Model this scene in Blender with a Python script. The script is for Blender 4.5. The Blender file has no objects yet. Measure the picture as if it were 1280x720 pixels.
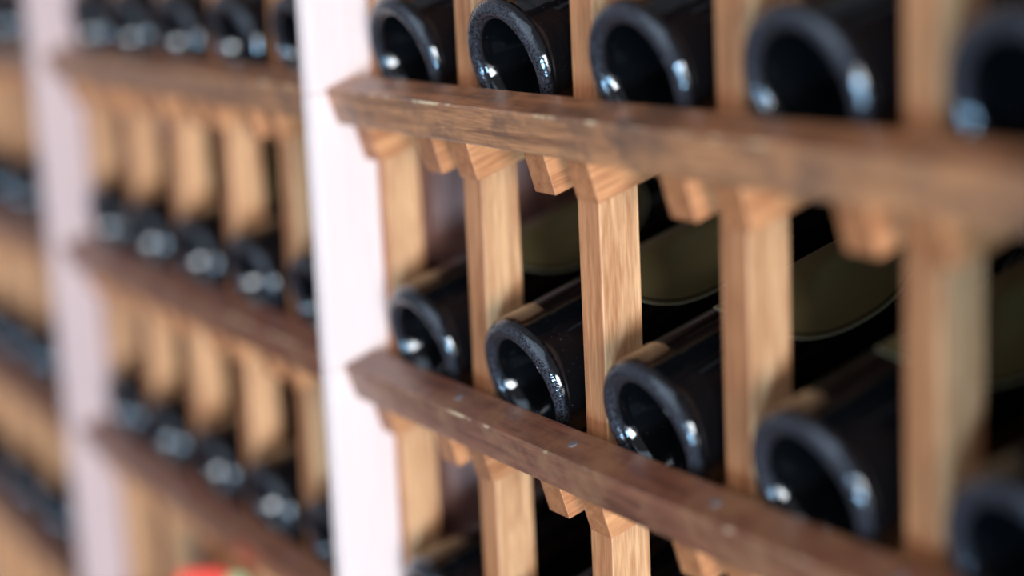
import bpy, bmesh, math, random
from mathutils import Matrix, Vector
random.seed(7)
scene = bpy.context.scene
COL = scene.collection

# ---------------------------------------------------------------- measures
S = 0.119            # rack pitch in metres (one bottle cell)
Z0 = 0.95            # height of the top edge of the upper front rail
TH = 0.325           # tilt of rails and cradle arms (rad)
THB = 0.291          # tilt of the bottles
W, D = 0.1673, 0.2034        # post width / depth
YF, H, DP = -0.2774, 0.1907, 0.1935   # front rail: front edge, height, depth
V = 1.4332           # row spacing
R_B, XC, YB, ZB = 0.3276, 0.417, -0.0872, 0.1402   # bottle radius, cell centre, base
YBACK = 2.55

def U(x, y, z):      # rack units -> metres
    return Vector((x * S, y * S, z * S + Z0))

# ---------------------------------------------------------------- materials
def srgb(c):
    return tuple([((v / 255) / 12.92 if v / 255 <= 0.04045 else (((v / 255) + 0.055) / 1.055) ** 2.4) for v in c] + [1.0])

def new_mat(name):
    m = bpy.data.materials.new(name); m.use_nodes = True
    nt = m.node_tree
    return m, nt, nt.nodes['Principled BSDF']

def wood(name, dark, light, axis, rough=0.45, spec=0.4, ring=1.0, contrast=(0.3, 0.7), blotch=None, wear=None, coat=0.0, bump=0.25, front=None):
    m, nt, b = new_mat(name)
    N = nt.nodes; L = nt.links
    tc = N.new('ShaderNodeTexCoord'); oi = N.new('ShaderNodeObjectInfo')
    off = N.new('ShaderNodeVectorMath'); off.operation = 'SCALE'; off.inputs[0].default_value = (3.1, 5.3, 7.7)
    L.new(oi.outputs['Random'], off.inputs['Scale'])
    add = N.new('ShaderNodeVectorMath'); add.operation = 'ADD'
    L.new(tc.outputs['Object'], add.inputs[0]); L.new(off.outputs[0], add.inputs[1])
    mp = N.new('ShaderNodeMapping')
    sc = [150.0, 150.0, 150.0]; sc[axis] = 9.0
    mp.inputs['Scale'].default_value = [v * ring for v in sc]
    L.new(add.outputs[0], mp.inputs['Vector'])
    n1 = N.new('ShaderNodeTexNoise'); n1.inputs['Scale'].default_value = 1.0; n1.inputs['Detail'].default_value = 6; n1.inputs['Roughness'].default_value = 0.62
    n1.inputs['Distortion'].default_value = 0.6
    L.new(mp.outputs[0], n1.inputs['Vector'])
    mp2 = N.new('ShaderNodeMapping'); sc2 = [900.0] * 3; sc2[axis] = 60.0
    mp2.inputs['Scale'].default_value = sc2
    L.new(add.outputs[0], mp2.inputs['Vector'])
    n2 = N.new('ShaderNodeTexNoise'); n2.inputs['Scale'].default_value = 1.0; n2.inputs['Detail'].default_value = 3
    L.new(mp2.outputs[0], n2.inputs['Vector'])
    mixf = N.new('ShaderNodeMix'); mixf.data_type = 'FLOAT'; mixf.inputs[0].default_value = 0.35
    L.new(n1.outputs['Fac'], mixf.inputs[2]); L.new(n2.outputs['Fac'], mixf.inputs[3])
    ramp = N.new('ShaderNodeValToRGB')
    ramp.color_ramp.elements[0].position = contrast[0]; ramp.color_ramp.elements[0].color = srgb(dark)
    ramp.color_ramp.elements[1].position = contrast[1]; ramp.color_ramp.elements[1].color = srgb(light)
    L.new(mixf.outputs[0], ramp.inputs[0])
    col = ramp.outputs[0]
    # per-piece tone
    hs = N.new('ShaderNodeHueSaturation')
    mr = N.new('ShaderNodeMapRange'); mr.inputs['To Min'].default_value = 0.86; mr.inputs['To Max'].default_value = 1.12
    L.new(oi.outputs['Random'], mr.inputs['Value']); L.new(mr.outputs[0], hs.inputs['Value'])
    L.new(col, hs.inputs['Color']); col = hs.outputs[0]
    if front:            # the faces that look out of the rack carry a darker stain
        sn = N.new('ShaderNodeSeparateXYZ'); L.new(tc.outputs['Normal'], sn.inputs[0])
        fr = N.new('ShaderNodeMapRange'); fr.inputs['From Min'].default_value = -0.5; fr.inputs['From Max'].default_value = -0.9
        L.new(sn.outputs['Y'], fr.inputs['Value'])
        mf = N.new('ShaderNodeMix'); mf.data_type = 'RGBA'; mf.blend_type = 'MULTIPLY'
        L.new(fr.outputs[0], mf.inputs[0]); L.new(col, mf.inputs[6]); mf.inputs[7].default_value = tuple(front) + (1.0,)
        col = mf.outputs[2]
    if blotch:
        n3 = N.new('ShaderNodeTexNoise'); n3.inputs['Scale'].default_value = 28.0; n3.inputs['Detail'].default_value = 5; n3.inputs['Roughness'].default_value = 0.7
        L.new(add.outputs[0], n3.inputs['Vector'])
        r3 = N.new('ShaderNodeValToRGB'); r3.color_ramp.elements[0].position = 0.45; r3.color_ramp.elements[1].position = 0.62
        L.new(n3.outputs['Fac'], r3.inputs[0])
        mx = N.new('ShaderNodeMix'); mx.data_type = 'RGBA'
        sc3 = N.new('ShaderNodeMath'); sc3.operation = 'MULTIPLY'; sc3.inputs[1].default_value = 0.75
        L.new(r3.outputs[0], sc3.inputs[0]); L.new(sc3.outputs[0], mx.inputs[0])
        L.new(col, mx.inputs[6]); mx.inputs[7].default_value = srgb(blotch); col = mx.outputs[2]
    if wear:
        # rubbed arris: bare wood along the local y=0, z=0 edge
        sp = N.new('ShaderNodeSeparateXYZ'); L.new(tc.outputs['Object'], sp.inputs[0])
        a1 = N.new('ShaderNodeMath'); a1.operation = 'ABSOLUTE'; L.new(sp.outputs['Y'], a1.inputs[0])
        a2 = N.new('ShaderNodeMath'); a2.operation = 'ABSOLUTE'; L.new(sp.outputs['Z'], a2.inputs[0])
        sm = N.new('ShaderNodeMath'); sm.operation = 'ADD'; L.new(a1.outputs[0], sm.inputs[0]); L.new(a2.outputs[0], sm.inputs[1])
        lt = N.new('ShaderNodeMapRange'); lt.inputs['From Min'].default_value = 0.0017; lt.inputs['From Max'].default_value = 0.0007
        L.new(sm.outputs[0], lt.inputs['Value'])
        nw = N.new('ShaderNodeTexNoise'); nw.inputs['Scale'].default_value = 42; nw.inputs['Detail'].default_value = 4
        L.new(add.outputs[0], nw.inputs['Vector'])
        rw = N.new('ShaderNodeValToRGB'); rw.color_ramp.elements[0].position = 0.55; rw.color_ramp.elements[1].position = 0.63
        L.new(nw.outputs['Fac'], rw.inputs[0])
        mu = N.new('ShaderNodeMath'); mu.operation = 'MULTIPLY'; L.new(lt.outputs[0], mu.inputs[0]); L.new(rw.outputs[0], mu.inputs[1])
        mw = N.new('ShaderNodeMix'); mw.data_type = 'RGBA'; L.new(mu.outputs[0], mw.inputs[0]); L.new(col, mw.inputs[6]); mw.inputs[7].default_value = srgb(wear)
        col = mw.outputs[2]
    L.new(col, b.inputs['Base Color'])
    b.inputs['Roughness'].default_value = rough
    b.inputs['Specular IOR Level'].default_value = spec
    b.inputs['Coat Weight'].default_value = coat; b.inputs['Coat Roughness'].default_value = 0.25
    bp = N.new('ShaderNodeBump'); bp.inputs['Strength'].default_value = bump; bp.inputs['Distance'].default_value = 0.0006
    L.new(mixf.outputs[0], bp.inputs['Height']); L.new(bp.outputs[0], b.inputs['Normal'])
    return m

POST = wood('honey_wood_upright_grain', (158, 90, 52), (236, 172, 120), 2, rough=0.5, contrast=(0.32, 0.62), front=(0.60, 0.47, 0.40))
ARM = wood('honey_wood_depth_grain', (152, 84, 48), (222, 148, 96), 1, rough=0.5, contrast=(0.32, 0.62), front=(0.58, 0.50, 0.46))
RAIL = wood('stained_brown_wood', (82, 44, 32), (142, 82, 58), 0, rough=0.4, spec=0.5, contrast=(0.35, 0.62), blotch=(146, 98, 66), wear=(208, 170, 130), coat=0.25)
RAIL_TAN = wood('weathered_tan_brown_wood', (102, 62, 42), (182, 118, 76), 0, rough=0.42, spec=0.5, contrast=(0.35, 0.62), blotch=(96, 68, 54), wear=(214, 178, 136), coat=0.2)
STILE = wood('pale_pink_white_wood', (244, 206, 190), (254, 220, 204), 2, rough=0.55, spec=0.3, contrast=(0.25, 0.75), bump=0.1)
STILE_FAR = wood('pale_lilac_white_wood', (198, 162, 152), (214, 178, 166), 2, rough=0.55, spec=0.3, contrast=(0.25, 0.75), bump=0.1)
PANEL = wood('dark_panel_wood', (104, 70, 60), (168, 120, 106), 2, rough=0.6, contrast=(0.35, 0.62), spec=0.3)
BACK = wood('dark_back_wood', (34, 22, 18), (56, 36, 28), 2, rough=0.7, spec=0.2)

def glass_mat():
    m, nt, b = new_mat('black_green_bottle_glass')
    N, L = nt.nodes, nt.links
    tc = N.new('ShaderNodeTexCoord')
    n = N.new('ShaderNodeTexNoise'); n.inputs['Scale'].default_value = 900; n.inputs['Detail'].default_value = 2
    L.new(tc.outputs['Object'], n.inputs['Vector'])
    r = N.new('ShaderNodeValToRGB'); r.color_ramp.elements[0].position = 0.70; r.color_ramp.elements[1].position = 0.78
    r.color_ramp.elements[0].color = (0.0022, 0.0024, 0.0028, 1); r.color_ramp.elements[1].color = (0.05, 0.048, 0.05, 1)
    L.new(n.outputs['Fac'], r.inputs[0])
    b.inputs['Roughness'].default_value = 0.07; b.inputs['IOR'].default_value = 1.52
    # knurled bearing ring at the base
    sp = N.new('ShaderNodeSeparateXYZ'); L.new(tc.outputs['Object'], sp.inputs[0])
    zr = N.new('ShaderNodeMapRange'); zr.inputs['From Min'].default_value = 0.0045; zr.inputs['From Max'].default_value = 0.0022
    L.new(sp.outputs['Z'], zr.inputs['Value'])
    vo = N.new('ShaderNodeTexVoronoi'); vo.inputs['Scale'].default_value = 760
    L.new(tc.outputs['Object'], vo.inputs['Vector'])
    mu = N.new('ShaderNodeMath'); mu.operation = 'MULTIPLY'; L.new(vo.outputs['Distance'], mu.inputs[0]); L.new(zr.outputs[0], mu.inputs[1])
    vr = N.new('ShaderNodeValToRGB'); vr.color_ramp.elements[0].position = 0.25; vr.color_ramp.elements[1].position = 0.65
    L.new(vo.outputs['Distance'], vr.inputs[0])
    mm = N.new('ShaderNodeMath'); mm.operation = 'MULTIPLY'; L.new(vr.outputs[0], mm.inputs[0]); L.new(zr.outputs[0], mm.inputs[1])
    mc = N.new('ShaderNodeMix'); mc.data_type = 'RGBA'; L.new(mm.outputs[0], mc.inputs[0]); L.new(r.outputs[0], mc.inputs[6]); mc.inputs[7].default_value = (0.032, 0.031, 0.036, 1)
    L.new(mc.outputs[2], b.inputs['Base Color'])
    wn = N.new('ShaderNodeTexNoise'); wn.inputs['Scale'].default_value = 60
    L.new(tc.outputs['Object'], wn.inputs['Vector'])
    ad = N.new('ShaderNodeMath'); ad.operation = 'MULTIPLY_ADD'; ad.inputs[1].default_value = 0.5
    L.new(wn.outputs['Fac'], ad.inputs[0]); L.new(mu.outputs[0], ad.inputs[2])
    bp = N.new('ShaderNodeBump'); bp.inputs['Strength'].default_value = 0.5; bp.inputs['Distance'].default_value = 0.0003
    L.new(ad.outputs[0], bp.inputs['Height']); L.new(bp.outputs[0], b.inputs['Normal'])
    return m
GLASS = glass_mat()

def label_mat():
    m, nt, b = new_mat('olive_gold_label_paper')
    N, L = nt.nodes, nt.links
    at = N.new('ShaderNodeAttribute'); at.attribute_name = 'rad'
    r = N.new('ShaderNodeValToRGB'); cr = r.color_ramp
    base = srgb((124, 110, 72))
    cr.elements[0].position = 0.0; cr.elements[0].color = base
    cr.elements[1].position = 0.925; cr.elements[1].color = base
    for p, c in ((0.935, (36, 32, 20)), (0.95, (36, 32, 20)), (0.958, (118, 108, 76)), (0.985, (118, 108, 76)), (0.992, (200, 205, 170))):
        e = cr.elements.new(p); e.color = srgb(c)
    L.new(at.outputs['Fac'], r.inputs[0]); L.new(r.outputs[0], b.inputs['Base Color'])
    b.inputs['Roughness'].default_value = 0.42; b.inputs['Metallic'].default_value = 0.35
    return m
LABEL = label_mat()
def plain(name, c, rough, metal=0.0):
    m, nt, b = new_mat(name)
    N, L = nt.nodes, nt.links
    tc = N.new('ShaderNodeTexCoord'); n = N.new('ShaderNodeTexNoise'); n.inputs['Scale'].default_value = 80
    L.new(tc.outputs['Object'], n.inputs['Vector'])
    r = N.new('ShaderNodeValToRGB'); k = srgb(c)
    r.color_ramp.elements[0].color = tuple([v * 0.88 for v in k[:3]] + [1]); r.color_ramp.elements[1].color = k
    L.new(n.outputs['Fac'], r.inputs[0]); L.new(r.outputs[0], b.inputs['Base Color'])
    b.inputs['Roughness'].default_value = rough; b.inputs['Metallic'].default_value = metal
    return m
FOIL = plain('dark_red_foil', (60, 14, 20), 0.35, 0.5)
STEEL = plain('dull_steel', (128, 116, 116), 0.6, 0.4)
RED = plain('bright_red_card', (252, 52, 14), 0.6)
GREEN = plain('pale_green_card', (176, 172, 110), 0.6)
WALL = plain('grey_plaster', (120, 112, 106), 0.9)
FLOOR = wood('floor_boards', (90, 66, 50), (130, 98, 74), 0, rough=0.5)

# ---------------------------------------------------------------- helpers
def bm_box(bm, x0, x1, y0, y1, z0, z1, bev=0.0):
    r = bmesh.ops.create_cube(bm, size=1.0)
    vs = r['verts']
    for v in vs:
        v.co = Vector(((x0 + x1) / 2 + v.co.x * (x1 - x0), (y0 + y1) / 2 + v.co.y * (y1 - y0), (z0 + z1) / 2 + v.co.z * (z1 - z0)))
    if bev:
        es = list({e for v in vs for e in v.link_edges})
        bmesh.ops.bevel(bm, geom=es, offset=bev, segments=2, affect='EDGES', profile=0.5)

def mesh_of(bm, name, mat, smooth=False):
    me = bpy.data.meshes.new(name)
    bmesh.ops.recalc_face_normals(bm, faces=bm.faces)
    bm.to_mesh(me); bm.free()
    me.materials.append(mat)
    for p in me.polygons: p.use_smooth = smooth
    return me

def link(name, me, parent=None, loc=(0, 0, 0), rot=(0, 0, 0)):
    o = bpy.data.objects.new(name, me); COL.objects.link(o)
    o.parent = parent; o.location = loc; o.rotation_euler = rot
    return o

def box_mesh(name, mat, *a, bev=0.0):
    bm = bmesh.new(); bm_box(bm, *a, bev=bev); return mesh_of(bm, name, mat)

def empty(name, loc, label, cat, group=None, rot=(0, 0, 0)):
    o = bpy.data.objects.new(name, None); COL.objects.link(o)
    o.location = loc; o.rotation_euler = rot; o.empty_display_size = 0.02
    o['label'] = label; o['category'] = cat
    if group: o['group'] = group
    return o

# ---------------------------------------------------------------- room
def structure(name, me, loc=(0, 0, 0)):
    o = link(name, me, None, loc); o['kind'] = 'structure'; return o
structure('floor', box_mesh('floor', FLOOR, -3.2, 3.0, -3.2, (YBACK + 0.35) * S, -0.05, 0.0))
structure('wall_back', box_mesh('wall_back', WALL, -3.2, 3.0, (YBACK + 0.35) * S, (YBACK + 0.35) * S + 0.1, 0.0, 2.6))

# ---------------------------------------------------------------- wine racks
NAIL_X = 0.012
ROWS = [-1, 0, 1, 2, 3]                # -1 is the row above the frame
TOP = (1.9 * V) * S                    # relative to Z0
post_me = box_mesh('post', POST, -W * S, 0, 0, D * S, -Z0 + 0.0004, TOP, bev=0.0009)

def arm_mesh(top):
    prof = [(0.06, -0.40), (0.06, -H - 0.012), (0.215, -H - 0.012), (0.215, top), (2.50, top), (2.50, -0.40)]
    bm = bmesh.new()
    f = []
    for x in (0, 0.165):
        f.append([bm.verts.new((x * S, t * S, n * S)) for t, n in prof])
    bm.faces.new(f[0]); bm.faces.new(f[1][::-1])
    n = len(prof)
    for i in range(n):
        j = (i + 1) % n
        bm.faces.new((f[0][i], f[1][i], f[1][j], f[0][j]))
    es = [e for e in bm.edges]
    bmesh.ops.bevel(bm, geom=es, offset=0.0006, segments=2, affect='EDGES', profile=0.5)
    return mesh_of(bm, 'cradle_arm', ARM)
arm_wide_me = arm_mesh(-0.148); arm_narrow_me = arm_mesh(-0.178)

def nail_mesh():
    bm = bmesh.new()
    bmesh.ops.create_cone(bm, cap_ends=True, segments=20, radius1=0.0029, radius2=0.0024, depth=0.0008)
    return mesh_of(bm, 'nail_head', STEEL)
nail_me = nail_mesh()

def stile_mesh(mat):
    """front upright made of boards that butt at every rail"""
    bm = bmesh.new()
    cuts = [-Z0 + 0.0004] + [(-r * V - 0.02) * S for r in (3, 2, 1, 0, -1)] + [TOP]
    for a, b in zip(cuts[:-1], cuts[1:]):
        bm_box(bm, -0.065 * S, 0.065 * S, (-0.345) * S, -0.002 * S, a, b, bev=0.0011)
    return mesh_of(bm, 'upright', mat)
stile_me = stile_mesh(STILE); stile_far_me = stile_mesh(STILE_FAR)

def make_rack(x_left, label, smat_left, right_stile=False, pitch=1.0, first=0.0):
    """x_left: left cell post index; five cells"""
    root = empty('wine_rack', U(x_left + first, 0, -Z0 / S), label, 'wine rack', 'wooden wine rack bays standing side by side')
    arm_me = arm_wide_me if pitch == 1.0 else arm_narrow_me
    x_stile = -0.135 - first
    def P(x, y, z): return ((x) * S, y * S, z * S + Z0)
    # front uprights
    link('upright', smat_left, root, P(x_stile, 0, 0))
    if right_stile:
        link('upright', smat_left, root, P(x_stile + 5.0, 0, 0))
        link('side_panel', box_mesh('side_panel', PANEL, 4.8 * S, 4.832 * S, 0.0, YBACK * S, 0.0004, Z0 + TOP, bev=0.0008), root)
    # side panel, back panel, plinth
    link('side_panel', box_mesh('side_panel', PANEL, (-0.2 - first) * S, (-0.1675 - first) * S, 0.0, YBACK * S, 0.0004, Z0 + TOP, bev=0.0008), root)
    link('back_panel', box_mesh('back_panel', BACK, (-0.1675 - first) * S, (4.799 - first) * S, YBACK * S, (YBACK + 0.08) * S, 0.0004, Z0 + TOP, bev=0.0008), root)
    for k in range(0, 6):
        x = k * pitch
        if k == 5: x = 4.798 - first + (W if pitch == 1.0 else 0) - (0.0 if pitch == 1.0 else 0.0)
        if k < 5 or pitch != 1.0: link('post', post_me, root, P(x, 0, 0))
    x_end = 4.799 - first
    rl_me = {m: box_mesh('rail', m, 0, (x_end + 0.068 + first) * S, 0, DP * S, -H * S, 0, bev=0.0012) for m in (RAIL, RAIL_TAN)}
    for r in ROWS:
        rl = link('rail', rl_me[RAIL_TAN if r == 0 else RAIL], root, P(-0.068 - first, YF, -r * V), (TH, 0, 0))
        if r >= 1:
            for k in range(0, 5):
                link('nail_head', nail_me, rl, ((k * pitch + 0.068 + first + NAIL_X) * S, 0.1 * S, 0.0001))
        for k in range(0, 5):
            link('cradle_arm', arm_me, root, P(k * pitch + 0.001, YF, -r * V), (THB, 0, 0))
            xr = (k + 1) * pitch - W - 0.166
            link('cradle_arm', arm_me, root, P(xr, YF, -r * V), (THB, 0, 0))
    return root

make_rack(-1, 'nearest wooden wine rack bay with sharp honey posts, right of the pinkish white upright', stile_me, True)
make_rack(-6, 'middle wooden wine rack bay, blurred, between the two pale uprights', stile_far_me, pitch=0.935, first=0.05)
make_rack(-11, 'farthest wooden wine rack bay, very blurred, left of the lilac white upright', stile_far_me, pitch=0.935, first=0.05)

# ---------------------------------------------------------------- bottles
def lathe(prof, name, mat, seg=72):
    bm = bmesh.new(); rings = []
    for r, z in prof:
        if r < 1e-6: rings.append([bm.verts.new((0, 0, z))])
        else: rings.append([bm.verts.new((r * math.cos(2 * math.pi * i / seg), r * math.sin(2 * math.pi * i / seg), z)) for i in range(seg)])
    for a, b in zip(rings[:-1], rings[1:]):
        for i in range(seg):
            j = (i + 1) % seg
            if len(a) == 1: bm.faces.new((a[0], b[i], b[j]))
            elif len(b) == 1: bm.faces.new((a[i], a[j], b[0]))
            else: bm.faces.new((a[i], a[j], b[j], b[i]))
    return mesh_of(bm, name, mat, True)

RB = R_B * S
prof = [(0, .052), (.005, .0515), (.010, .049), (.0145, .044), (.018, .037), (.0208, .028), (.0232, .018), (.0252, .010), (.0268, .005), (.0282, .0026)]
# fat rounded bearing ring and heel
for i in range(0, 15):
    a = math.radians(200 - i * 200 / 14 )
for i in range(0, 9):          # inner lip of the ring
    a = math.pi + math.radians(20 + i * 70 / 8)
    prof.append((.0325 + .0042 * math.cos(a), .0042 + .0042 * math.sin(a)))
hr = RB - .0325
for i in range(1, 11):         # outer heel
    a = -math.pi / 2 + math.radians(i * 9)
    prof.append((.0325 + hr * math.cos(a), .0085 + .0085 * math.sin(a)))
prof += [(RB, .014), (RB - .0001, .0205), (RB + .00015, .0225), (RB - .0001, .0245), (RB - .0001, .03), (RB, .06), (RB, .12), (RB, .182), (RB - .001, .193), (.0345, .204), (.0285, .214),
         (.0220, .223), (.0175, .232), (.0152, .243), (.0148, .262), (.0146, .289), (.0160, .2895), (.0160, .2965), (.0148, .298), (.010, .298), (0, .298)]
body_me = lathe(prof, 'glass_body', GLASS, 96)
cap_me = lathe([(.0158, .243), (.0155, .262), (.0153, .2885), (.0168, .289), (.0168, .2970), (.0150, .2990), (0, .2990)], 'foil_capsule', FOIL, 40)

def label_mesh():
    bm = bmesh.new(); rad = []
    NA, NR = 72, 20
    s0, a = 0.97 * S, 0.47 * S
    p0, b = math.radians(13), 1.02
    rr = RB + 0.00025
    rings = []
    for i in range(NR + 1):
        u = i / NR if i < NR else 1.0
        u = [0, .15, .3, .45, .55, .65, .72, .78, .83, .87, .9, .92, .93, .94, .95, .96, .97, .98, .985, .992, 1.0][i]
        ring = []
        for j in range(NA):
            t = 2 * math.pi * j / NA
            # superellipse, a softly squared oval
            c, s = math.cos(t), math.sin(t)
            q = (abs(c) ** 2.3 + abs(s) ** 2.3) ** (-1 / 2.3)
            z = s0 + a * u * c * q; ph = p0 + b * u * s * q
            ring.append(bm.verts.new((rr * math.sin(ph), rr * math.cos(ph), z)))
            rad.append(u)
            if i == 0: break
        rings.append(ring)
    for k in range(NR):
        A, B = rings[k], rings[k + 1]
        for j in range(NA):
            j2 = (j + 1) % NA
            if len(A) == 1: bm.faces.new((A[0], B[j], B[j2]))
            else: bm.faces.new((A[j], B[j], B[j2], A[j2]))
    bm.verts.index_update()
    me = bpy.data.meshes.new('paper_label')
    bm.to_mesh(me); bm.free()
    at = me.attributes.new('rad', 'FLOAT', 'POINT')
    for i, v in enumerate(rad): at.data[i].value = v
    me.materials.append(LABEL)
    for p in me.polygons: p.use_smooth = True
    return me
label_me = label_mesh()

# local frame of a bottle: z -> tilted axis into the rack, y -> up, x -> rack x
AX = Vector((0, math.cos(THB), math.sin(THB))); UP = Vector((0, -math.sin(THB), math.cos(THB)))
BROT = Matrix((Vector((-1, 0, 0)), UP, AX)).transposed()
# keep x to +X by mirroring in the label instead: right-handed frame x=-X, y=up, z=axis
for v in label_me.vertices: v.co.x = -v.co.x
BE = BROT.to_euler()

def bottle(k, row, label, group, spin, x0=None):
    xk = k if x0 is None else x0 + 0.05 + (k - x0) * 0.935
    cc = XC if x0 is None else (0.935 - W) / 2
    o = empty('wine_bottle', U(xk + cc + random.uniform(-.006, .006), YB + random.uniform(0, .012), -row * V + ZB), label, 'wine bottle', group)
    rot = (BROT @ Matrix.Rotation(spin, 3, 'Z'))
    o.rotation_euler = rot.to_euler()
    link('glass_body', body_me, o); link('paper_label', label_me, o); link('foil_capsule', cap_me, o)
    return o

ORD = ['first', 'second', 'third', 'fourth', 'fifth']
ROWN = ['top', 'second', 'third', 'fourth']
def fill(x_left, ks_by_row, bay, upright, grp):
    for row, ks in ks_by_row.items():
        for k in ks:
            i = k - x_left
            spin = random.uniform(-.06, .06) if row == 1 else random.uniform(2.4, 3.8)
            bottle(k, row, 'dark wine bottle base out, %s right of %s, %s row, %s bay' % (ORD[i], upright, ROWN[row], bay), grp + ' ' + ROWN[row] + ' row', spin, None if x_left == -1 else x_left)
fill(-1, {0: [-1, 0, 1, 2, 3], 1: [-1, 0, 1, 2, 3], 2: [-1, 0]}, 'nearest', 'the pink-white upright', 'bottles in the nearest bay,')
fill(-6, {0: [-6, -5, -4, -3, -2], 1: [-6, -5, -4, -3, -2], 2: [-6, -5, -4, -3, -2]}, 'middle', 'the lilac upright', 'bottles in the middle bay,')
def fill_far():
    for row, ks in {0: [-7, -8, -9], 1: [-7, -8, -9, -10], 2: [-7, -8, -9, -10], 3: [-7, -8, -9, -10, -11]}.items():
        for k in ks:
            bottle(k, row, 'very blurred wine bottle, %s left of the lilac upright, %s row, farthest bay' % (ORD[-7 - k], ROWN[row]),
                   'bottles in the farthest bay, ' + ROWN[row] + ' row', random.uniform(2.4, 3.8), -11)
fill_far()

# ---------------------------------------------------------------- shelf cards on the low rail of the middle bay
def card(xc, wd, ztop, name, mat, label, yoff):
    zb = -3 * V + 0.0
    h = (ztop - zb) * S; w = wd * S
    o = empty(name, U(xc, YF + yoff, zb + 0.06), label, 'price card', rot=(0, 0, math.radians(57)))
    bm = bmesh.new()
    rr = w * 0.3; pts = []
    for cx, cz, a0 in ((w / 2 - rr, h - rr, 0), (-w / 2 + rr, h - rr, 90), (-w / 2 + 0.003, 0.003, 180), (w / 2 - 0.003, 0.003, 270)):
        q = rr if a0 < 180 else 0.003
        for i in range(7):
            a = math.radians(a0 + i * 15); pts.append((cx + q * math.cos(a), cz + q * math.sin(a)))
    vs = [[bm.verts.new((x, y, z)) for x, z in pts] for y in (0, 0.002)]
    bm.faces.new(vs[0]); bm.faces.new(vs[1][::-1])
    for i in range(len(pts)):
        j = (i + 1) % len(pts); bm.faces.new((vs[0][i], vs[1][i], vs[1][j], vs[0][j]))
    link('card_face', mesh_of(bm, 'card_face', mat), o, (0, 0, 0.0015))
    link('card_foot', box_mesh('card_foot', STEEL, -w * .3, w * .3, -0.001, 0.012, 0.0005, 0.002, bev=0.0003), o)
    return o
card(-3.55, 0.43, -3.375, 'price_card', RED, 'bright red rounded card standing on the lowest rail of the middle bay', 0.02)
card(-3.02, 0.13, -3.25, 'price_card', GREEN, 'small pale green card just right of the bright red card', 0.05)

# ---------------------------------------------------------------- light
def area(name, loc, target, sx, sy, power, color):
    l = bpy.data.lights.new(name, 'AREA'); l.shape = 'RECTANGLE'; l.size = sx; l.size_y = sy; l.energy = power; l.color = color
    o = bpy.data.objects.new(name, l); COL.objects.link(o); o.location = loc
    o.rotation_euler = (Vector(target) - Vector(loc)).to_track_quat('-Z', 'Y').to_euler()
    return o
T = U(0, 0, -0.7)
def from_dir(name, v, dist, sx, sy, power, color):
    d = Vector(v).normalized(); return area(name, T + d * dist, T, sx, sy, power, color)
from_dir('window_light', (0.72, -0.68, -0.26), 2.6, 0.26, 0.50, 95, (0.34, 0.66, 1.0))
from_dir('doorway_light', (0.94, -0.34, 0.00), 5.5, 1.1, 1.5, 240, (0.90, 0.95, 1.0))
from_dir('sky_light', (0.30, -0.78, 0.52), 2.6, 2.4, 2.4, 42, (0.60, 0.79, 1.0))

w = bpy.data.worlds.new('world'); scene.world = w; w.use_nodes = True
bg = w.node_tree.nodes['Background']; bg.inputs[0].default_value = (0.88, 0.88, 1.0, 1); bg.inputs[1].default_value = 0.36

# ---------------------------------------------------------------- camera
RC = ((0.50857, 0.85972, -0.0473), (0.14592, -0.1402, -0.97931), (-0.84857, 0.49114, -0.19675))
cam = bpy.data.cameras.new('camera'); co = bpy.data.objects.new('camera', cam); COL.objects.link(co)
rt, dn, fw = [Vector(v) for v in RC]
M = Matrix((rt, -dn, -fw)).transposed().to_4x4()
M.translation = Vector((0.85390264, -0.47735007, 0.08816168 + Z0))
co.matrix_world = M
cam.sensor_width = 36.0; cam.lens = 36.0 * 2224.54 / 1280
cam.dof.use_dof = True; cam.dof.focus_distance = 0.918
cam.dof.aperture_fstop = cam.lens / 40.0; cam.dof.aperture_blades = 9
cam.clip_start = 0.02
scene.camera = co
scene.view_settings.view_transform = 'Standard'
scene.view_settings.look = 'None'
